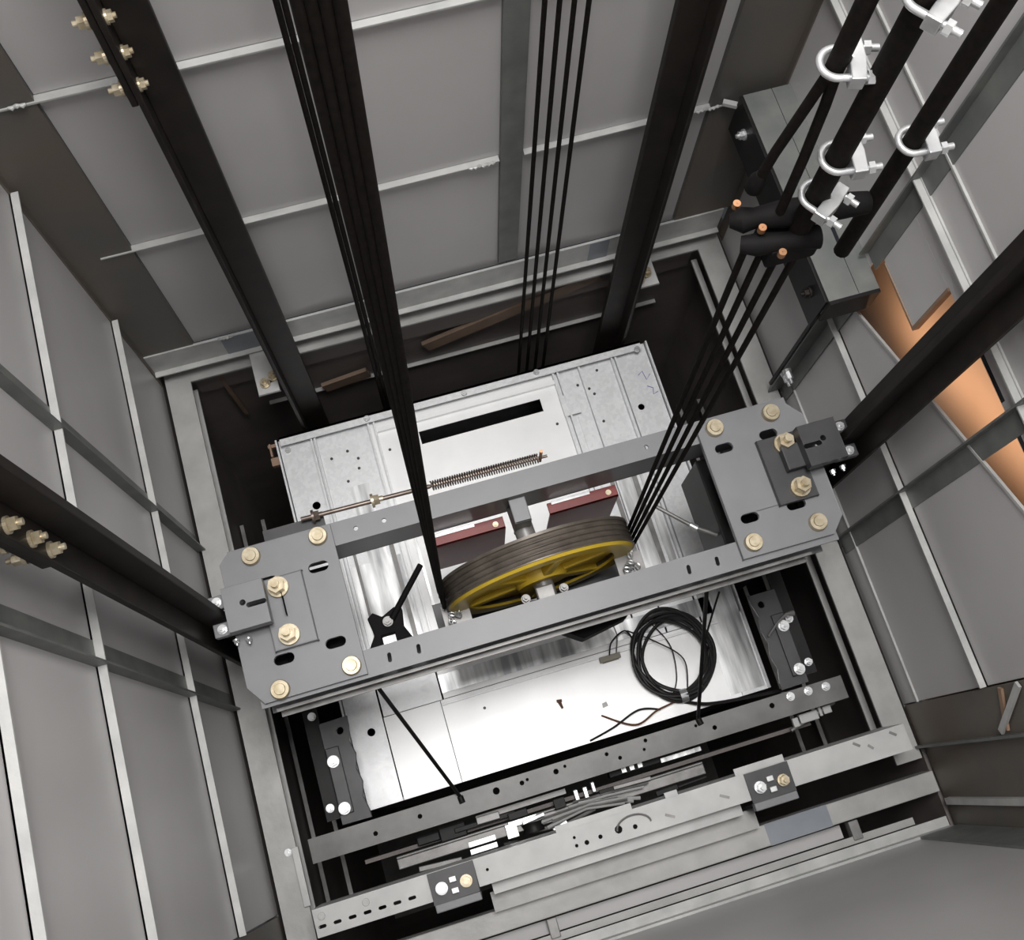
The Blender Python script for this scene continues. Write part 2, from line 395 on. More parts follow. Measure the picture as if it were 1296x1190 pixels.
# ================================================================== GUIDE RAILS
def car_rail(side, label):
    s = side
    t = thing('car_guide_rail', label, 'guide rail', (s*0.70, 0, -3.0), 'car guide rails')
    a, b = sorted((s*0.708, s*0.720)); obj('rail_flange', MB().box(a, b, -0.050, 0.050, -3.0, ZT), 'rail_black', t, bevel=.002)
    a, b = sorted((s*0.662, s*0.708)); obj('rail_blade', MB().box(a, b, -0.008, 0.008, -3.0, ZT), 'rail_black', t, bevel=.002)
    return t
rlL = car_rail(-1, 'black car guide rail with gold joint bolts, on the side of the left wall')
rlR = car_rail(1, 'black car guide rail crossing the orange lit gap')
obj('fishplate', MB().box(-0.735, -0.721, -0.046, 0.046, 0.80, 1.20), 'rail_black', rlL, bevel=.002)
for z in (0.84, 0.90, 0.97, 1.05):
    inst('bolt', hexbolt_mesh(0.009, 0.016, 'zinc_gold'), (-0.708, -0.036, z), rlL, (0, math.pi/2, 0))
    inst('bolt', hexbolt_mesh(0.008, 0.02, 'zinc_gold'), (-0.737, -0.036, z), rlL, (0, -math.pi/2, 0))
def cw_rail(x, s, label):
    t = thing('counterweight_guide_rail', label, 'guide rail', (x, 0.70, -3.0), 'counterweight guide rails')
    a, b = sorted((x, x+s*0.010)); obj('rail_flange', MB().box(a, b, 0.655, 0.745, -3.0, ZT), 'rail_black', t, bevel=.002)
    a, b = sorted((x+s*0.010, x+s*0.072)); obj('rail_blade', MB().box(a, b, 0.692, 0.708, -3.0, ZT), 'rail_black', t, bevel=.002)
    return t
cwL = cw_rail(-0.488, 1, 'black counterweight rail with a row of gold bolts up high')
obj('fishplate', MB().box(-0.500, -0.489, 0.660, 0.740, 0.745, 1.10), 'rail_black', cwL, bevel=.002)
for z in (0.775, 0.85, 0.925, 1.0):
    inst('bolt', hexbolt_mesh(0.010, 0.018, 'zinc_gold'), (-0.501, 0.675, z), cwL, (0, -math.pi/2, 0))
    inst('bolt', hexbolt_mesh(0.009, 0.012, 'zinc_gold'), (-0.478, 0.675, z), cwL, (0, math.pi/2, 0))
cwR = cw_rail(0.505, -1, 'black counterweight rail without bolts, near the thin rear ropes')
# rail clip brackets on the ring
def rail_bracket(x0, x1, y0, y1, bx_, by_, label):
    t = thing('rail_bracket', label, 'bracket', ((x0+x1)/2, y1, -0.50), 'counterweight rail brackets')
    obj('bracket_plate', MB().plate(rect(x0, x1, y0, y1), [slot(bx_, by_, 0.03, 0.012, 0)], -0.456, -0.45), 'header_galv', t, bevel=.0015)
    obj('upright_leg', MB().box(x0, x1, y1-0.006, y1, -0.50, -0.456), 'header_galv', t)
    for d in (-0.012, 0.012):
        inst('bolt', hexbolt_mesh(0.011, 0.022, 'zinc_gold'), (bx_+d, by_+d*.6, -0.45), t)
    return t
rail_bracket(-0.550, -0.494, 0.650, 0.795, -0.515, 0.685, 'galvanised bracket holding the rail that has the gold bolt row')
rail_bracket(0.510, 0.566, 0.670, 0.795, 0.530, 0.700, 'galvanised bracket holding the rear rail near the slotted bracket beam')

# ================================================================== CROSSHEAD OF THE CAR
ch = thing('car_crosshead', 'grey painted steel crosshead of two beams joined by bolted end plates', 'crosshead', (0, 0, -0.12))
def channel(y_web, y_open, x0, x1):
    t = 0.006
    a, b = sorted((y_web, y_open))
    slots = []
    for x in (-0.371, -0.310, 0.273, 0.336):
        slots.append(slot(x, (a+b)/2, 0.020, 0.008, math.pi/2-.1) if y_open < 0 else circ(x, (a+b)/2, 0.005, 10))
    m = MB().plate(rect(x0, x1, a, b), slots, -t, 0)
    m.box(x0, x1, a, b, -0.12, -0.12+t)
    c, d = sorted((y_web, y_web + (t if y_open > y_web else -t)))
    m.box(x0, x1, c, d, -0.12, -t)
    return m
obj('beam', channel(-0.141, -0.197, -0.64, 0.60), 'paint_grey', ch, bevel=.0025)
obj('beam', channel(0.086, 0.136, -0.64, 0.60), 'paint_grey', ch, bevel=.0025)
cf = 0.028
pl = [(-0.420, -0.190), (-0.420, 0.132), (-0.635, 0.132), (-0.658, 0.110), (-0.658, -0.150), (-0.630, -0.190)]
hl = [slot(-0.464, 0.050, 0.042, 0.021, 0.0), slot(-0.467, -0.111, 0.042, 0.021, 0.0), slot(-0.571, 0.048, 0.042, 0.021, 0.0), slot(-0.574, -0.114, 0.042, 0.021, 0.0)]
pL = obj('end_plate', MB().plate(pl[::-1], hl, 0.0005, 0.012), 'paint_grey', ch, bevel=.0015)
prr = [(0.387, -0.183), (0.590, -0.183), (0.622, -0.150), (0.622, 0.085), (0.585, 0.128), (0.40, 0.128), (0.387, 0.115)]
hr = [slot(0.431, 0.059, 0.040, 0.020, 0.0), slot(0.431, -0.102, 0.040, 0.020, 0.0), slot(0.534, 0.062, 0.040, 0.020, 0.0), slot(0.536, -0.102, 0.042, 0.020, 0.0)]
pR = obj('end_plate', MB().plate(prr, hr, 0.0005, 0.012), 'paint_grey', ch, bevel=.0015)
for (x, y) in ((-0.591,0.109),(-0.449,0.112),(-0.594,-0.172),(-0.447,-0.166)): inst('bolt', roundbolt_mesh(0.0195, 0.016, 'zinc_gold'), (x, y, 0.012), pL)
for (x, y) in ((0.554,0.105),(0.425,0.106),(0.564,-0.152),(0.418,-0.155)): inst('bolt', roundbolt_mesh(0.0195, 0.016, 'zinc_gold'), (x, y, 0.012), pR)
# lower trim strip seen under the near beam
obj('edge_strip', MB().box(-0.62, 0.55, -0.205, -0.199, -0.052, -0.046), 'mill_steel', ch)
obj('edge_strip', MB().box(-0.62, 0.55, -0.212, -0.199, -0.10, -0.094), 'mill_steel', ch)
# sheave hanger post between the beams
obj('hanger_post', MB().box(-0.045, -0.008, 0.030, 0.086, -0.03, -0.022).box(-0.045, -0.008, 0.030, 0.036, -0.12, -0.022), 'paint_grey', ch, bevel=.002)

# ---- uprights of the sling (black)
for s, lab in ((-1, 'black steel car sling upright below the crosshead end with the pale grey shoe'), (1, 'black steel car sling upright below the crosshead end with the black shoe')):
    t = thing('sling_upright', lab, 'upright', (s*0.60, -0.02, -2.6), 'sling uprights')
    a, b = sorted((s*0.585, s*0.640)); obj('upright_channel', MB().box(a, b, -0.13, 0.09, -2.6, -0.125), 'black_steel', t, bevel=.003)
    a, b = sorted((s*(0.445 if s < 0 else 0.400), s*0.585)); g = obj('gusset', MB().box(a, b, -0.135, 0.082, -0.32, -0.125), 'black_steel', t, bevel=.003)
    inst('bolt', hexbolt_mesh(0.007, 0.012, 'zinc_white'), (s*0.47, -0.137, -0.2), g, (math.pi/2, 0, 0))

# ---- guide shoes
def guide_shoe(s, body, label):
    t = thing('guide_shoe', label, 'guide shoe', (s*0.55, -0.02, 0.0125), 'guide shoes')
    X = lambda a, b: sorted((s*a, s*b))
    a, b = X(0.498, 0.585)
    holes = [circ(s*0.550, 0.027, 0.008, 12), circ(s*0.550, -0.073, 0.008, 12)]
    obj('base_plate', MB().plate(rect(a, b, -0.098, 0.050), holes, 0.0125, 0.026), body, t, bevel=.002)
    a, b = X(0.535, 0.545); c, d = X(0.545, 0.585)
    obj('neck', MB().box(a, d, -0.035, 0.020, 0.026, 0.050), body, t, bevel=.002)
    a, b = X(0.572, 0.655)
    sl = slot(s*0.592, -0.002, 0.040, 0.010, 0.0); hl_ = circ(s*0.618, 0.006, 0.006, 12)
    hd = obj('shoe_head', MB().plate(rect(a, b, -0.046, 0.044), [sl, hl_], 0.050, 0.078), body, t, bevel=.002)
    for y0, y1 in ((0.012, 0.040), (-0.044, -0.016)):
        a, b = X(0.640, 0.690)
        j = obj('fork_jaw', MB().box(a, b, y0, y1, 0.030, 0.050), body, t, bevel=.002)
        inst('bolt', hexbolt_mesh(0.008, 0.012, 'zinc_white'), (s*0.672, (y0+y1)/2, 0.050), j)
    inst('bolt', hexbolt_mesh(0.0055, 0.01, 'zinc_white'), (s*0.655, -0.052, 0.028), t, (math.pi/2, 0, 0))
    inst('bolt', hexbolt_mesh(0.0055, 0.01, 'zinc_white'), (s*0.630, -0.056, 0.030), t, (math.pi/2, 0, 0))
    for y in (0.027, -0.073):
        inst('clamp_bolt', hexbolt_mesh(0.017, 0.040, 'zinc_gold'), (s*0.550, y, 0.026), t)
    return t
guide_shoe(-1, 'paint_grey', 'grey guide shoe with two gold clamp bolts gripping the rail that has gold joint bolts')
guide_shoe(1, 'paint_dark', 'black guide shoe with two gold clamp bolts gripping the rail by the orange gap')

# ================================================================== SHEAVE
SC = Vector((-0.020, -0.050, -0.095)); SR = 0.215
sh = thing('car_sheave', 'large grooved rope wheel with yellow spoked face between the two crosshead beams', 'pulley', (SC.x, SC.y, SC.z-SR))
def yaw(mb, a=math.radians(2.5)):
    c, s_ = math.cos(a), math.sin(a)
    mb.v = [(SC.x+(x-SC.x)*c-(y-SC.y)*s_, SC.y+(x-SC.x)*s_+(y-SC.y)*c, z) for x, y, z in mb.v]; return mb
prof = [(SR-0.045, -0.034), (SR, -0.034)]
gv = []
for k in range(4):
    yc = -0.026 + k*0.0115
    gv.append(yc)
    prof += [(SR, yc-0.0055), (SR-0.004, yc-0.0035), (SR-0.0055, yc), (SR-0.004, yc+0.0035), (SR, yc+0.0055)]
prof += [(SR, 0.020), (SR-0.045, 0.020)]
rim = obj('grooved_rim', yaw(MB().lathe(prof, SC, 'Y', 96)), 'cast_iron', sh, smooth=True)
obj('rim_lip', yaw(MB().lathe([(SR-0.050,-0.040),(SR-0.010,-0.040),(SR-0.004,-0.034),(SR-0.050,-0.034)], SC, 'Y', 96)), 'yellow_paint', sh, smooth=True)
obj('web', yaw(MB().lathe([(0.045,-0.024),(SR-0.045,-0.024),(SR-0.045,-0.014),(0.045,-0.014)], SC, 'Y', 64)), 'yellow_paint', sh)
for k in range(6):
    a = math.radians(60*k+20); p = SC + Vector((math.cos(a), 0, math.sin(a)))*0.05; q = SC + Vector((math.cos(a), 0, math.sin(a)))*(SR-0.04)
    p.y -= 0.026; q.y -= 0.026
    obj('spoke', yaw(MB().bar(p, q, 0.022, 0.030)), 'yellow_paint', sh, bevel=.004)
obj('hub', yaw(MB().lathe([(0.02,-0.045),(0.055,-0.045),(0.060,-0.035),(0.060,0.030),(0.02,0.030)], SC, 'Y', 40)), 'yellow_paint', sh, smooth=True)
obj('axle', yaw(MB().tube([(SC.x, -0.140, SC.z), (SC.x, 0.084, SC.z)], 0.022, 24)), 'mill_steel', sh, smooth=True)
obj('axle_clamp', MB().box(SC.x-0.022, SC.x+0.018, -0.138, -0.106, SC.z+0.006, SC.z+0.040), 'mill_steel', sh, bevel=.003)
for x in (-0.045, 0.04):
    inst('bolt', hexbolt_mesh(0.008, 0.02, 'mill_steel'), (SC.x+x, -0.120, SC.z+0.012), sh)
tray = obj('sheave_tray', MB().plate(rect(-0.262, 0.222, -0.139, -0.030), [slot(-0.02, -0.075, 0.07, 0.02)], -0.345, -0.340).box(-0.262, 0.222, -0.139, -0.135, -0.340, -0.122), 'paint_dark', bevel=.001)
tag(tray, 'dark drip tray hung under the yellow faced wheel', 'tray')
# rope guard plates behind the wheel, red
for (x0, x1, lab) in ((-0.232, -0.058, 'red rope guard angle behind the wheel on its hanging rope bundle side'), (0.045, 0.206, 'red rope guard angle behind the wheel on the side of the four spread ropes')):
    t = thing('rope_guard', lab, 'rope guard', ((x0+x1)/2, 0.06, -0.36), 'red rope guards')
    pth = obj('guard_angle', MB().box(x0, x1, 0.052, 0.080, -0.128, -0.122).box(x0, x1, 0.052, 0.057, -0.36, -0.122), 'red_paint', t, bevel=.001)
    obj('edge_trim', MB().box(x0+.01, x0+(x1-x0)*.62, 0.074, 0.082, -0.1215, -0.119), 'zinc_white', t)
    inst('bolt', hexbolt_mesh(0.005, 0.008, 'zinc_gold'), (x1-.02, 0.066, -0.122), t)

# ================================================================== ROPES
def rope(pts, r, label, group, material='rope_black', name='hoist_rope'):
    o = obj(name, MB().tube(pts, r, 12), material, smooth=True)
    return tag(o, label, 'rope', group)
ca, sa = math.cos(math.radians(2.5)), math.sin(math.radians(2.5))
def groove(side, k):
    x = SC.x + side*SR*ca - gv[k]*sa; y = SC.y + side*SR*sa + gv[k]*ca
    return (x + side*0.003, y, SC.z)
topL = [(-0.236, 0.003), (-0.2275, 0.001), (-0.219, -0.001), (-0.2105, -0.003)]
ORD = ('first', 'second', 'third', 'fourth')
for k in range(4):
    b = groove(-1, k); a = topL[3-k]; d = ((a[0]-b[0])/1.745, (a[1]-b[1])/1.745)
    e = (b[0]+d[0]*(3.38-SC.z), b[1]+d[1]*(3.38-SC.z), 3.38)
    rope([b, (a[0], a[1], 1.65), e], 0.0050, ORD[k] + ' rope of the tight black bundle, counted from the yellow wheel face', 'rope bundle on one side of the sheave')
topR = [(0.160, -0.030), (0.178, -0.035), (0.196, -0.041), (0.214, -0.047)]
for k in range(4):
    rope([groove(1, 3-k), (*topR[k], 1.205)], 0.0040, ORD[3-k] + ' rope of four spread below the yoke, counted from the yellow wheel face', 'four spread ropes to the yoke')
for k in range(4):
    x = 0.187 + k*0.0265
    rope([(x, 0.70, -2.5), (x, 0.70, 3.38)], 0.0048, ORD[k] + ' of four thin rear ropes, counted from the dark mid stiffener', 'four thin rear ropes')
for k, x in enumerate((-0.241, -0.230, -0.200, -0.175)):
    rope([(x, 0.70, -2.5), (x, 0.70, 3.38)], 0.0053, ORD[k] + ' rear rope behind the tight bundle, counted from the rail with gold bolts', 'rear ropes behind the bundle')

# ---- yoke and clipped rope ends, close to the camera
yk = thing('rope_yoke', 'black steel yoke bar with copper ferrules joining the clipped ropes', 'yoke', (0.21, -0.02, 1.19))
obj('yoke_bar', MB().tube([(0.146, -0.006, 1.205), (0.158, -0.010, 1.208), (0.170, -0.013, 1.212), (0.200, -0.018, 1.215), (0.250, -0.024, 1.215), (0.290, -0.028, 1.212)], [0.007, 0.014, 0.011, 0.015, 0.015, 0.012], 16), 'yoke_black', yk, smooth=True)
obj('yoke_bar', MB().tube([(0.152, -0.030, 1.195), (0.165, -0.036, 1.198), (0.200, -0.042, 1.20), (0.232, -0.046, 1.20)], [0.009, 0.012, 0.010, 0.013], 16), 'yoke_black', yk, smooth=True)
obj('yoke_plate', MB().box(0.178, 0.236, -0.052, -0.010, 1.165, 1.200), 'yoke_black', yk, bevel=.004)
for x, y, z in ((0.170, -0.030, 1.214), (0.184, -0.058, 1.205), (0.158, 0.008, 1.205)):
    obj('ferrule', MB().lathe([(0.0005,0),(0.0042,0),(0.0042,0.008),(0.0005,0.008)], (x, y, z), 'Z', 14), 'copper_tint', yk, smooth=True)
RA, RB, RC = Vector((0.180, -0.014, 0)), Vector((0.213, -0.034, 0)), Vector((0.300, -0.026, 0))
def up(p, z): return (p.x, p.y, z)
# looped rope
t = thing('clipped_rope', 'black rope split into two spreading legs under a single clip', 'rope', up(RA, 1.22), 'clipped rope ends')
obj('rope_end', MB().tube([up(RA, 1.44), up(RA, 3.38)], 0.0085, 14), 'rope_black', t, smooth=True)
obj('rope_leg', MB().tube([(RA.x-.002, RA.y+.001, 1.445), (RA.x-.006, RA.y+.004, 1.40), (RA.x-.014, RA.y+.009, 1.32), (RA.x-.018, RA.y+.011, 1.265)], 0.0052, 12), 'rope_black', t, smooth=True)
obj('rope_leg', MB().tube([(RA.x+.003, RA.y-.001, 1.445), (RA.x+.006, RA.y-.003, 1.40), (RA.x+.010, RA.y-.004, 1.32), (RA.x+.012, RA.y-.006, 1.215)], 0.0052, 12), 'rope_black', t, smooth=True)
obj('end_knob', MB().tube([(RA.x-0.017, RA.y+.0105, 1.282), (RA.x-0.018, RA.y+.011, 1.272), (RA.x-0.019, RA.y+.0115, 1.256), (RA.x-0.019, RA.y+.0115, 1.250)], [0.0055, 0.009, 0.009, 0.005], 14), 'yoke_black', t, smooth=True)
rope([up(RB, 1.20), up(RB, 3.38)], 0.0115, 'thick black sleeved rope end carrying three clips above the yoke', 'clipped rope ends', name='sleeved_rope')
rope([up(RC, 1.10), up(RC, 1.30), up(RC, 3.38)], 0.0095, 'black sleeved rope end with one clip, nearest the thin wall seam', 'clipped rope ends', name='sleeved_rope')

def rope_clip(p, z, r, ang, label, scale=1.0):
    t = thing('rope_clip', label, 'rope clip', (p.x, p.y, z-0.006), 'zinc rope clips')
    c, s_ = math.cos(ang), math.sin(ang)
    def W(x, y, zz): return (p.x + x*c - y*s_, p.y + x*s_ + y*c, z + zz)
    rr = 0.0034*scale; R_ = r + rr + .0005; L = r + 0.026*scale
    pts = [W(L, R_, 0), W(L*.5, R_, 0)] + [W(-R_*math.sin(a), R_*math.cos(a), 0) for a in [math.pi*i/14 for i in range(15)]] + [W(L*.5, -R_, 0), W(L, -R_, 0)]
    obj('u_bolt', MB().tube(pts, rr, 10), 'zinc_white', t, smooth=True)
    m = MB()
    def TR(q): return W(q[0], q[1], q[2])
    m.plate([(r*.75, -R_-rr*1.9), (r*.75, -r*.5), (r*1.05, 0), (r*.75, r*.5), (r*.75, R_+rr*1.9), (r+.010*scale, R_+rr*1.9), (r+.012*scale, 0), (r+.010*scale, -R_-rr*1.9)], [], -0.0075*scale, 0.0075*scale, TR)
    obj('saddle', m, 'zinc_white', t, bevel=.001)
    for sg in (1, -1):
        hx = [(sg*R_ + 0.0062*scale*math.cos(math.pi/3*i), 0.0062*scale*math.sin(math.pi/3*i)) for i in range(6)]
        obj('nut', MB().plate(hx, [], r+.0125*scale, r+.0185*scale, lambda q: W(q[2], q[0], q[1])), 'zinc_white', t)
    return t
rope_clip(RA, 1.455, 0.0105, -0.25, 'zinc clip at the neck of the rope that splits into two legs')
rope_clip(RB, 1.335, 0.0118, -0.1, 'middle zinc clip on the thickest sleeved rope')
rope_clip(RB, 1.270, 0.0118, -0.95, 'lowest zinc clip on the thickest sleeved rope, touching the yoke')
rope_clip(RB, 1.545, 0.0118, -0.9, 'topmost zinc clip on the thickest sleeved rope')
rope_clip(RC, 1.315, 0.0100, -0.05, 'zinc clip on the rope nearest the thin wall seam')

# ================================================================== SLOTTED BRACKET BEAM ON THE WALL
sb = thing('slotted_bracket_beam', 'dark boxed bracket beam with grey slotted top fixed along the wall by the corner column', 'beam', (0.74, 0.49, 0.08))
key = circ(0.765, 0.362, 0.012, 14)
obj('top_plate', MB().plate(rect(0.688, 0.754, 0.25, 0.765), [], 0.192, 0.20), 'stiffener_grey', sb)
obj('top_plate', MB().plate(rect(0.7555, 0.80, 0.25, 0.765), [], 0.192, 0.20), 'stiffener_grey', sb)
obj('keyhole', MB().lathe([(0.0005, 0.2002), (0.013, 0.2002), (0.013, 0.2012), (0.0005, 0.2012)], (0.757, 0.350, 0), 'Z', 18).box(0.753, 0.761, 0.360, 0.43, 0.2002, 0.2012), 'vent_dark', sb)
obj('side_plate', MB().box(0.680, 0.688, 0.25, 0.765, 0.08, 0.20), 'black_steel', sb, bevel=.002)
obj('end_plate', MB().box(0.688, 0.80, 0.242, 0.25, 0.12, 0.20), 'black_steel', sb)
for y in (0.70, 0.30): inst('bolt', hexbolt_mesh(0.010, 0.016, 'zinc_white' if y > .5 else 'rail_black'), (0.680, y, 0.15), sb, (0, -math.pi/2, 0))
up_ = thing('wall_angle_post', 'grey green angle post with a bolted splice below the slotted bracket beam', 'post', (0.78, 0.305, -0.5))
obj('post', MB().box(0.758, 0.799, 0.300, 0.304, -0.49, 0.115).box(0.795, 0.799, 0.265, 0.304, -0.49, 0.115), 'stiffener_grey', up_)
obj('splice_bar', MB().box(0.752, 0.762, 0.304, 0.314, -0.45, -0.02), 'black_steel', up_, bevel=.002)
for z in (-0.335, -0.355): inst('bolt', hexbolt_mesh(0.009, 0.03, 'zinc_white'), (0.765, 0.299, z), up_, (math.pi/2, 0, 0))

# ================================================================== CAR ROOF
ZR = -0.80
rf = thing('car_roof', 'bright galvanised car roof of folded sheet panels with a dark vent slot', 'car roof', (0, 0.1, -2.6))
xs = [-0.570, -0.472, -0.302, 0.266, 0.347, 0.450, 0.565]
for i in range(6):
    x0, x1 = xs[i]+.0025, xs[i+1]-.0025
    if i == 2:
        obj('roof_panel', MB().plate(rect(x0, x1, -0.205, 0.645), [rect(-0.165, 0.208, 0.520, 0.560)], ZR-.004, ZR), 'galv_bright', rf)
    else:
        hs = []
        if i == 5: hs = [circ(0.492, 0.452, 0.010, 14)]
        if i == 0: hs = [circ(-0.505, 0.425, 0.012, 14), circ(-0.512, -0.235, 0.011, 14)]
        y0 = -0.205 if i not in (0, 5) else (-0.43 if i == 0 else -0.205)
        obj('roof_panel', MB().plate(rect(x0, x1, y0, 0.645), hs, ZR-.004, ZR), 'galv', rf)
obj('roof_panel', MB().box(-0.472+.001, -0.312, -0.430, -0.207, ZR-.004, ZR), 'galv_bright', rf)
obj('roof_panel', MB().box(-0.310, 0.490, -0.430, -0.207, ZR-.004, ZR+.002), 'galv_bright', rf)
obj('roof_panel', MB().box(0.492, 0.565, -0.430, -0.207, ZR-.004, ZR), 'galv', rf)
obj('vent_recess', MB().box(-0.30, 0.30, 0.42, 0.63, ZR-.36, ZR-.35), 'vent_dark', rf)
for x in (-0.472, -0.462, -0.302, -0.285, 0.266, 0.280, 0.347, 0.450, 0.462):
    obj('seam_rib', MB().box(x-.0028, x+.0028, -0.10 if abs(x) > .3 or True else 0, 0.628, ZR, ZR+.020), 'galv', rf)
obj('seam_rib', MB().box(-0.31, 0.49, -0.222, -0.216, ZR, ZR+.012), 'galv', rf)
obj('back_lip', MB().box(-0.56, 0.545, 0.638, 0.645, ZR, ZR+.03).box(-0.56, 0.545, 0.618, 0.645, ZR+.027, ZR+.03), 'galv', rf)
obj('frame_lip', MB().box(-0.285, 0.266, 0.588, 0.600, ZR, ZR+.016), 'galv_bright', rf)
obj('side_lip', MB().box(-0.575, -0.570, -0.43, 0.645, ZR-.02, ZR+.016), 'galv', rf)
obj('side_lip', MB().box(0.565, 0.570, -0.43, 0.645, ZR-.02, ZR+.016), 'galv', rf)
obj('cover_tab', MB().box(0.262, 0.312, 0.480, 0.545, ZR+.014, ZR+.018), 'galv', rf)
obj('joint_strap', MB().box(-0.40, -0.345, 0.17, 0.45, ZR+.0005, ZR+.003), 'galv_streak', rf)
obj('joint_strap', MB().box(-0.455, -0.31, -0.04, 0.22, ZR+.0005, ZR+.004), 'galv_streak', rf)
obj('joint_strap', MB().box(0.352, 0.405, -0.06, 0.30, ZR+.0005, ZR+.004), 'galv_streak', rf)
obj('joint_strap', MB().box(-0.30, 0.49, -0.19, -0.14, ZR+.0005, ZR+.004), 'galv_streak', rf)
for x0, x1, y0, y1, mm in ((0.328,0.340,-.10,.34,'mill_steel'),(0.395,0.408,-.10,.34,'mill_steel'),(0.418,0.44,-.10,.30,'galv_streak'),(-0.335,-0.322,-.10,.30,'mill_steel'),(-0.440,-0.432,-.10,.36,'mill_steel'),(-0.262,-0.254,-.10,.30,'galv_streak'),(-0.235,-0.222,-.10,.30,'galv_streak')):
    obj('duct_strip', MB().box(x0, x1, y0, y1, ZR+.0005, ZR+.010), mm, rf)
obj('joint_strap', MB().box(0.46, 0.56, -0.42, -0.10, ZR+.0005, ZR+.004), 'galv_streak', rf)
obj('joint_strap', MB().box(0.300, 0.343, 0.10, 0.475, ZR+.0005, ZR+.004), 'galv', rf)
for x, y in ((-0.006, 0.628), (0.218, 0.632), (-0.30, 0.630), (-0.545, 0.61), (0.53, 0.62)):
    inst('rivet', roundbolt_mesh(0.009, 0.010, 'zinc_white'), (x, y, ZR+.030 if y > .615 else ZR), rf)
for x, y in ((-0.38,.56),(-0.36,.50),(-0.355,.53),(-0.40,.47),(0.33,.57),(0.36,.55),(0.37,.53),(0.40,.60),(0.235,.47),(-0.26,.53),(-0.20,-.26),(0.37,.44),(-0.43,.55)):
    inst('screw', roundbolt_mesh(0.0042, 0.003, 'paint_dark'), (x, y, ZR), rf)
for pts in ([(0.515,.55),(0.53,.56),(0.535,.53),(0.55,.545)], [(0.53,.51),(0.545,.50),(0.54,.48),(0.555,.485)]):
    obj('pen_mark', MB().tube([(x, y, ZR+.0008) for x, y in pts], 0.0012, 6), 'blue_ink', rf)
obj('corner_clip', MB().box(-0.600, -0.576, 0.575, 0.600, ZR-.02, ZR).box(-0.596, -0.590, 0.600, 0.640, ZR-.02, ZR+.012).box(-0.60, -0.575, 0.630, 0.640, ZR-.01, ZR+.004), 'rust_primer', rf, bevel=.001)
# car body under the roof
obj('car_wall', MB().box(-0.568, -0.560, -0.43, 0.64, -2.6, ZR-.02).box(0.557, 0.565, -0.43, 0.64, -2.6, ZR-.02).box(-0.56, 0.557, 0.632, 0.64, -2.6, ZR-.005).box(-0.56, 0.557, -0.43, -0.422, -2.6, ZR-.005), 'mill_steel', rf)

# ---- spring rod behind the far beam
sr = thing('spring_rod', 'brown threaded rod with a long compression spring lying behind the far crosshead beam', 'rod', (-0.2, 0.158, 0.0))
obj('rod', MB().tube([(-0.475, 0.158, 0.012), (-0.200, 0.1525, 0.012), (-0.195, 0.1524, 0.012), (0.060, 0.148, 0.012)], [0.005, 0.005, 0.0032, 0.0032], 12), 'spring_steel', sr, smooth=True)
sp = []
for i in range(44*12+1):
    a = 2*math.pi*i/12; u = i/(44*12); sp.append((-0.195+0.235*u, 0.1525-0.004*u+0.0098*math.cos(a), 0.012+0.0098*math.sin(a)))
obj('spring', MB().tube(sp, 0.0017, 5), 'spring_steel', sr, smooth=True)
inst('nut', hexbolt_mesh(0.012, 0.020, 'zinc_gold'), (-0.325, 0.1555, 0.012), sr, (0, math.pi/2, 0))
inst('nut', hexbolt_mesh(0.011, 0.018, 'spring_steel'), (-0.452, 0.1575, 0.012), sr, (0, math.pi/2, 0))
obj('stop_pin', MB().tube([(0.045, 0.148, -0.01), (0.045, 0.149, 0.055)], 0.0035, 10), 'copper_tint', sr, smooth=True)
obj('support_angle', MB().box(-0.56, -0.43, 0.136, 0.160, -0.012, -0.004), 'paint_dark', sr)

# ---- black lever bracket beside the sheave
lv = thing('lever_bracket', 'black bracket with a slanting lever rod between the crosshead beams', 'lever', (-0.36, -0.09, -0.20))
obj('bracket', MB().plate([(-0.425,-0.136),(-0.398,-0.095),(-0.404,-0.056),(-0.390,-0.046),(-0.372,-0.060),(-0.342,-0.046),(-0.326,-0.052),(-0.332,-0.090),(-0.312,-0.136)], [rect(-0.384,-0.354,-0.128,-0.100)], -0.165, -0.135), 'yoke_black', lv, bevel=.002)
obj('lever_rod', MB().tube([(-0.352, -0.072, -0.128), (-0.308, -0.022, -0.138), (-0.262, 0.030, -0.150)], 0.0068, 12), 'yoke_black', lv, smooth=True)
inst('bolt', hexbolt_mesh(0.009, 0.014, 'mill_steel'), (-0.362, -0.074, -0.135), lv)
lr = thing('trip_lever', 'thin steel trip rod with a white tip on the black gusset', 'lever', (0.32, -0.03, -0.16))
obj('rod', MB().tube([(0.282, 0.014, -0.15), (0.352, -0.058, -0.15), (0.398, -0.090, -0.155)], 0.0045, 10), 'mill_steel', lr, smooth=True)
obj('tip', MB().tube([(0.345, -0.051, -0.15), (0.358, -0.064, -0.15)], 0.008, 12), 'zinc_white', lr, smooth=True)
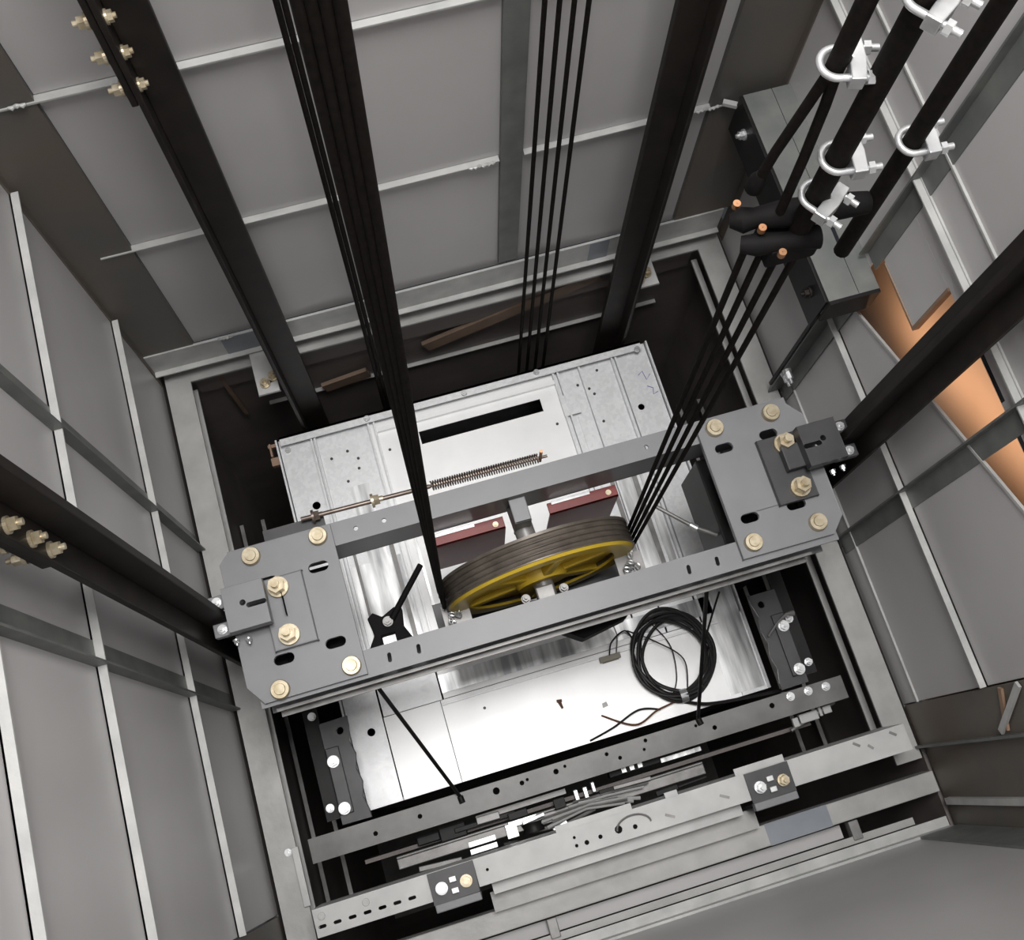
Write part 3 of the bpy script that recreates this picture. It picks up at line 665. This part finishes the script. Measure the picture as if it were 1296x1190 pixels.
# chain bundles at the ends of the wheel
for (cx_, cy_, lab) in ((-0.215, -0.108, 'small heap of zinc chain links at the wheel end near the lever bracket'), (0.182, -0.108, 'small heap of zinc chain links at the wheel end near the spread ropes')):
    t = thing('chain_links', lab, 'chain', (cx_, cy_, -0.13), 'chain links by the wheel')
    lk = MB()
    for k in range(9):
        o_ = Vector((cx_+random.uniform(-.018,.018), cy_+random.uniform(-.016,.022), -0.118+random.uniform(0,.02))); a = random.uniform(0, 3.1); t_ = random.uniform(-.8,.8)
        lk = MB().tube([(o_.x+.007*math.cos(q)*math.cos(a)-.004*math.sin(q)*math.sin(a), o_.y+.007*math.cos(q)*math.sin(a)+.004*math.sin(q)*math.cos(a), o_.z+.004*math.sin(q)*t_) for q in [2*math.pi*i/12 for i in range(12)]], 0.0018, 6, True)
        obj('link', lk, 'zinc_white', t, smooth=True)
    obj('chain_tray', MB().box(cx_-.03, cx_+.03, -0.141, cy_+.03, -0.132, -0.126), 'mill_steel', t)

# ---- front cross bar of the car, with holes
fb = thing('front_cross_bar', 'long dark steel bar drilled with holes across the front of the car roof', 'bar', (0, -0.486, -0.66))
hs = [circ(x, y, r, 10) for x, y, r in ((-0.545,-.490,.006),(-0.430,-.482,.006),(-0.232,-.478,.009),(-0.165,-.478,.006),(-0.150,-.474,.004),(-0.075,-.476,.007),(-0.050,-.470,.004),(0.06,-.472,.005),(0.09,-.490,.005),(0.165,-.468,.005),(0.155,-.488,.004),(0.345,-.488,.006),(0.505,-.478,.007),(0.30,-.470,.004))]
bar_ = obj('bar_face', MB().plate(rect(-0.708, 0.703, -0.515, -0.456), hs, -0.606, -0.60), 'bar_steel', fb, bevel=.0015)
obj('bar_web', MB().box(-0.708, 0.703, -0.462, -0.456, -0.66, -0.606), 'black_steel', fb)
for x, y in ((0.558, -.470), (0.607, -.470), (0.655, -.472)): inst('bolt', hexbolt_mesh(0.009, 0.014, 'zinc_white'), (x, y, -0.60), fb)
# corner brackets
def corner_bracket(s, label):
    t = thing('corner_bracket', label, 'bracket', (s*0.59, -0.31, -0.66), 'car roof corner brackets')
    X = lambda a, b: sorted((s*a, s*b))
    a, b = X(0.545, 0.618)
    inner = s*0.545; outer = s*0.618
    wav = [(inner, -0.448)] + [(inner + s*0.008*(1 if k % 2 else 0), -0.43+k*0.035) for k in range(7)] + [(inner, -0.195)]
    poly = wav + [(outer, -0.195), (outer, -0.448)]
    if s > 0: poly = poly[::-1]
    obj('bracket_plate', MB().plate(poly, [circ(s*0.570, -0.225, 0.009, 12)], -0.608, -0.60), 'paint_dark', t, bevel=.001)
    obj('pad', MB().box(*X(0.582, 0.616), -0.425, -0.26, -0.5995, -0.59), 'paint_dark', t, bevel=.002)
    obj('leg', MB().box(*X(0.612, 0.618), -0.448, -0.195, -0.80, -0.608), 'black_steel', t)
    for y in (-0.295, -0.411): inst('bolt', hexbolt_mesh(0.012, 0.020, 'zinc_white'), (s*0.602, y, -0.59), t)
    inst('bolt', hexbolt_mesh(0.0085, 0.02, 'zinc_white'), (s*0.640, -0.40, -0.62), t); inst('bolt', hexbolt_mesh(0.0085, 0.02, 'zinc_white'), (s*0.632, -0.17 if s < 0 else -0.28, -0.62), t)
    obj('side_tab', MB().box(*X(0.618, 0.655), -0.43, -0.15, -0.63, -0.62), 'black_steel', t)
    return t
corner_bracket(-1, 'dark bracket with white bolts at the car roof corner near the slotted dash marks')
cbR = corner_bracket(1, 'dark roof corner bracket with white bolts and a bent wire near the cable coil')
obj('bent_wire', MB().tube([(0.555, -0.31, -0.585), (0.585, -0.285, -0.575), (0.615, -0.270, -0.57), (0.635, -0.272, -0.575)], [.003,.003,.004,.008], 8), 'mill_steel', cbR, smooth=True)
# stay rods from the near beam to the front bar
for p, q, lab in (((-0.417, -0.206, -0.12), (-0.322, -0.465, -0.598), 'thin black stay rod sloping over the white roof panel to the front bar'),
                  ((0.324, -0.206, -0.12), (0.311, -0.455, -0.598), 'thin black stay rod beside the cable coil')):
    t = thing('stay_rod', lab, 'rod', q, 'stay rods')
    obj('rod', MB().tube([p, q], 0.0048, 10), 'black_steel', t, smooth=True)
    obj('foot', MB().tube([(q[0], q[1], q[2]), (q[0]+.002, q[1]-.016, q[2]+.004)], 0.008, 10), 'black_steel', t, smooth=True)
# black cover under the near beam
o = obj('cable_cover', MB().plate([(0.0,-0.190),(0.150,-0.178),(0.165,-0.190),(0.150,-0.204),(0.045,-0.222)], [], -0.27, -0.20), 'yoke_black', bevel=.004)
tag(o, 'small black rubber cover tucked under the near crosshead beam', 'cover')

# ---- coil of cable, wires, connector, bits
cc = thing('cable_coil', 'coil of black cable tied with a white tape lying on the white roof panel', 'cable', (0.338, -0.275, ZR))
pts = []
N = 48; turns = 7
for i in range(N*turns+1):
    a = 2*math.pi*i/N; k = i/N
    r = 0.098 + 0.012*math.sin(k*2.4) + 0.004*math.sin(a*3+k)
    pts.append((0.338 + r*math.cos(a)*1.02 + .006*math.sin(k*1.7), -0.272 + r*1.12*math.sin(a) + .005*math.cos(k*2.1), ZR+0.012 + 0.006*(k % 4) + .003*math.sin(a*2+k)))
obj('cable', MB().tube(pts, 0.0048, 8), 'rubber', cc, smooth=True)
obj('tape', MB().lathe([(0.017,-0.010),(0.0185,-0.010),(0.0185,0.010),(0.017,0.010)], (0.330, -0.384, ZR+.022), 'X', 20), 'zinc_white', cc)
def wire(pts, r, material, label, group='loose wires on the roof'):
    # smooth the polyline
    P = [Vector(p) for p in pts]; out = []
    for i in range(len(P)-1):
        p0, p1, p2, p3 = P[max(i-1,0)], P[i], P[i+1], P[min(i+2, len(P)-1)]
        for k in range(8):
            t_ = k/8; out.append(0.5*((2*p1)+(p2-p0)*t_+(2*p0-5*p1+4*p2-p3)*t_*t_+(3*p1-p0-3*p2+p3)*t_**3))
    out.append(P[-1])
    o = obj('loose_wire', MB().tube(out, r, 6), material, smooth=True)
    return tag(o, label, 'wire', group)
z0 = ZR+.004
wire([(0.24,-.17,z0),(0.30,-.22,z0+.02),(0.36,-.29,z0+.03),(0.35,-.37,z0)], .002, 'rubber', 'thin black wire crossing inside the cable coil')
wire([(0.30,-.15,z0),(0.34,-.24,z0+.01),(0.33,-.33,z0+.01),(0.30,-.38,z0)], .0018, 'rubber', 'second thin wire lying inside the cable coil')
wire([(0.17,-.222,z0+.01),(0.185,-.19,z0+.03),(0.23,-.17,z0+.02),(0.25,-.20,z0)], .0022, 'rubber', 'thin wire from the beige connector to the cable coil')
wire([(0.19,-.222,z0+.01),(0.205,-.18,z0+.02),(0.20,-.15,z0+.05)], .0018, 'mill_steel', 'grey wire rising from the beige connector')
wire([(0.33,-.39,z0),(0.25,-.40,z0+.02),(0.18,-.42,z0+.015),(0.10,-.37,z0)], .0028, 'brown_wire', 'brown wire curling beside the front bar')
wire([(0.26,-.40,z0),(0.20,-.385,z0+.01),(0.12,-.41,z0+.01),(0.05,-.425,z0)], .003, 'rubber', 'black wire running along the front bar edge')
wire([(0.42,-.28,z0+.02),(0.47,-.20,z0+.06),(0.50,-.15,z0+.10)], .003, 'rubber', 'black wire leaving the coil towards the black shoe')
wire([(0.33,-.40,z0),(0.39,-.425,z0+.03),(0.50,-.44,-.74),(0.60,-.45,-.70)], .005, 'rubber', 'thick black cable bending from the coil to the bracket')
o = obj('wire_connector', MB().box(0.140, 0.200, -0.236, -0.220, ZR+.0025, ZR+.016).box(0.146, 0.194, -0.2385, -0.236, ZR+.004, ZR+.013), 'beige_plastic', bevel=.002); tag(o, 'beige plastic wire connector lying on the white roof panel', 'connector')
o = obj('metal_scrap', MB().plate([(0.110,-.352),(0.126,-.350),(0.124,-.338),(0.112,-.340)], [], ZR+.0025, ZR+.006), 'mill_steel'); tag(o, 'small flat metal scrap on the white roof panel', 'scrap')
o = obj('screw_scrap', MB().tube([(0.000,-.300,ZR+.006),(0.004,-.322,ZR+.006)], [.005,.003], 8).tube([(-.006,-.299,ZR+.006),(.008,-.301,ZR+.006)], .004, 8), 'brown_wire'); tag(o, 'tiny rusty screw lying on the white roof panel', 'screw')

# ================================================================== DOOR OPERATOR between bar and header
op = thing('door_operator', 'door operator track with pulleys, belts and clamps between front bar and header', 'door operator', (0, -0.57, -0.78))
obj('track', MB().box(-0.52, 0.306, -0.592, -0.566, -0.72, -0.70).box(-0.52, 0.306, -0.566, -0.560, -0.76, -0.70), 'mill_steel', op, bevel=.002)
obj('back_plate', MB().box(-0.60, 0.62, -0.555, -0.545, -0.90, -0.72), 'pit_dark', op)
obj('motor_box', MB().box(-0.40, -0.33, -0.560, -0.525, -0.73, -0.69).box(-0.46, -0.40, -0.552, -0.53, -0.73, -0.70), 'black_steel', op, bevel=.003)
obj('terminal_block', MB().box(0.06, 0.20, -0.532, -0.508, -0.73, -0.69), 'black_steel', op, bevel=.002)
for x in (0.100, 0.122, 0.144): obj('terminal', MB().box(x-.006, x+.006, -0.528, -0.514, -0.69, -0.682), 'zinc_white', op)
cl = MB()
for x, y, wx, wy, z in ((-0.035,-.548,.012,.03,-.70),(-0.010,-.548,.012,.03,-.70),(0.012,-.54,.010,.026,-.69),(-0.012,-.565,.05,.010,-.70)): cl.box(x-wx/2, x+wx/2, y-wy/2, y+wy/2, z-.02, z)
obj('clamp', cl, 'zinc_white', op, bevel=.002)
for pts, mm in (([(-0.16,-.585,-.69),(0.0,-.572,-.68),(0.10,-.602,-.69)], 'header_galv'), ([(-0.13,-.602,-.69),(-0.05,-.585,-.685),(0.06,-.585,-.69),(0.12,-.60,-.69)], 'header_galv'), ([(-0.17,-.60,-.695),(-0.08,-.606,-.69),(0.0,-.592,-.69)], 'mill_steel')):
    obj('belt', MB().tube(pts, 0.005, 8), mm, op, smooth=True)
obj('pulley', MB().lathe([(0.004,-0.012),(0.030,-0.012),(0.026,0),(0.030,0.012),(0.004,0.012)], (-0.165, -0.590, -0.70), 'Y', 28), 'black_steel', op, smooth=True)
obj('pulley_bracket', MB().box(-0.225, -0.150, -0.575, -0.560, -0.69, -0.682).box(-0.235, -0.205, -0.600, -0.565, -0.69, -0.684), 'galv_streak', op, bevel=.001)
for y in (-0.585, -0.603): obj('shiny_plate', MB().box(-0.335, -0.265, y-.006, y+.006, -0.70, -0.692), 'zinc_white', op)
obj('cover_strip', MB().box(-0.30, -0.06, -0.535, -0.522, -0.70, -0.692), 'mill_steel', op)
obj('cover_strip', MB().box(0.20, 0.31, -0.533, -0.522, -0.69, -0.684), 'galv_streak', op)
for k, (x0, x1, y0, y1, z, mm) in enumerate(((-0.47,-0.36,-.612,-.600,-.68,'mill_steel'),(-0.36,-0.20,-.552,-.540,-.685,'black_steel'),(-0.30,-0.24,-.548,-.530,-.67,'mill_steel'),(-0.22,-0.17,-.556,-.538,-.665,'black_steel'),
        (-0.19,-0.13,-.572,-.562,-.66,'galv_streak'),(-0.10,-0.07,-.560,-.535,-.67,'black_steel'),(0.02,0.06,-.566,-.548,-.675,'black_steel'),(0.05,0.16,-.560,-.550,-.68,'mill_steel'),(0.16,0.22,-.603,-.590,-.68,'black_steel'),
        (0.22,0.30,-.60,-.594,-.68,'black_steel'),(-0.12,-0.08,-.612,-.600,-.66,'galv_streak'),(-0.25,-0.21,-.618,-.604,-.66,'black_steel'))):
    obj('operator_fitting', MB().bar((x0, (y0+y1)/2+random.uniform(-.006,.006), z), (x1, (y0+y1)/2+random.uniform(-.006,.006), z), y1-y0, 0.012), mm, op, bevel=.0015)
for k in range(6):
    xa = -0.10+random.uniform(-.05,.05); obj('belt', MB().tube([(xa, -.60+.008*k, -.675), (xa+.10, -.585+.004*k, -.67), (xa+.2, -.60+.006*k, -.675)], 0.0032, 6), ('header_galv','mill_steel')[k % 2], op, smooth=True)
ec = thing('end_clamp', 'bright zinc clamp pieces below the bolted end of the front bar', 'clamp', (0.63, -0.53, -0.73))
for x0, x1, y0, y1 in ((0.555,.571,-.548,-.524),(0.575,.626,-.544,-.520),(0.630,.638,-.540,-.516),(0.642,.664,-.538,-.518)): obj('clamp_piece', MB().box(x0, x1, y0, y1, -0.66, -0.645), 'header_galv', ec, bevel=.002)
obj('clamp_rod', MB().tube([(0.545, -0.552, -0.655), (0.68, -0.516, -0.655)], 0.005, 10), 'mill_steel', ec, smooth=True)

# ================================================================== DOOR HEADER
hd = thing('door_header', 'long galvanised door header strip with dash slots and drilled holes', 'header', (0, -0.635, -0.50))
sl = [slot(-0.678+k*0.0338, -0.643, 0.018, 0.0075, 0.0) for k in range(7)]
hs = [circ(x, y, r, 10) for x, y, r in ((-0.070,-.643,.0055),(-0.037,-.640,.005),(0.045,-.642,.0055),(-0.094,-.643,.004),(-0.094,-.625,.0035),(0.007,-.637,.009),(-0.30,-.634,.0035))]
obj('header_strip', MB().plate(rect(-0.693, 0.717, -0.664, -0.604), sl+hs, -0.355, -0.35), 'header_galv', hd, bevel=.001)
obj('header_web', MB().box(-0.693, 0.717, -0.609, -0.604, -0.50, -0.355), 'header_galv', hd)
obj('front_step', MB().box(-0.30, 0.30, -0.692, -0.666, -0.405, -0.40).box(-0.30, 0.30, -0.669, -0.665, -0.46, -0.405), 'header_galv', hd)
obj('front_step', MB().box(-0.31, 0.34, -0.735, -0.690, -0.465, -0.46), 'ring_grey', hd)
obj('top_tab', MB().box(-0.130, 0.05, -0.604, -0.590, -0.353, -0.348), 'header_galv', hd)
obj('top_tab', MB().box(0.13, 0.16, -0.604, -0.592, -0.353, -0.346), 'header_galv', hd)
obj('top_tab', MB().box(0.30, 0.42, -0.604, -0.588, -0.353, -0.348), 'header_galv', hd)
obj('arc_handle', MB().tube([(0.043+0.040*math.cos(a), -0.640+0.024*math.sin(a), -0.346) for a in [math.pi*i/14 for i in range(15)]], 0.0022, 8), 'mill_steel', hd, smooth=True)
for x, y, wd in ((0.128,-.642,.02),(0.261,-.638,.02),(0.594,-.617,.014),(0.685,-.618,.014),(0.624,-.631,.01)):
    obj('scribe_mark', MB().bar((x-wd/2, y+.005, -0.3492), (x+wd/2, y-.006, -0.3492), 0.006, 0.001), 'mill_steel', hd)
for x, y in ((-0.675,-.622), (-0.575,-.622)): inst('rivet', roundbolt_mesh(0.008, 0.005, 'header_galv'), (x, y, -0.35), hd)
def hanger(x, label):
    t = thing('hanger_bracket', label, 'bracket', (x, -0.65, -0.50), 'header hanger brackets')
    obj('bracket_plate', MB().plate(rect(x-.052, x+.052, -0.672, -0.606), [], -0.3495, -0.343), 'paint_dark', t, bevel=.001)
    obj('front_lip', MB().box(x-.052, x+.052, -0.690, -0.672, -0.37, -0.343), 'paint_grey', t, bevel=.002)
    obj('leg', MB().box(x-.05, x+.05, -0.690, -0.684, -0.50, -0.37), 'paint_dark', t)
    for dx_, mm in ((-0.028, 'zinc_white'), (0.028, 'zinc_gold')):
        inst('bolt', hexbolt_mesh(0.011, 0.030, mm), (x+dx_, -0.642, -0.343), t)
    for dy in (0.010, -0.014): obj('square_nut', MB().box(x-.008, x+.008, -0.640+dy-.006, -0.640+dy+.006, -0.343, -0.333), 'zinc_white', t, bevel=.001)
    return t
hanger(-0.379, 'dark hanger bracket with two bolts next to the dash slots')
hanger(0.371, 'dark hanger bracket with two bolts beyond the arc handle')
# end clips on the ring beam
ek = thing('ring_clip', 'small galvanised clip welded on the inner edge of the ring beam', 'clip', (-0.725, -0.52, -0.50))
obj('clip_plate', MB().box(-0.732, -0.716, -0.60, -0.465, -0.500, -0.488), 'header_galv', ek, bevel=.001)
inst('bolt', hexbolt_mesh(0.007, 0.012, 'zinc_white'), (-0.742, -0.472, -0.50), ek)
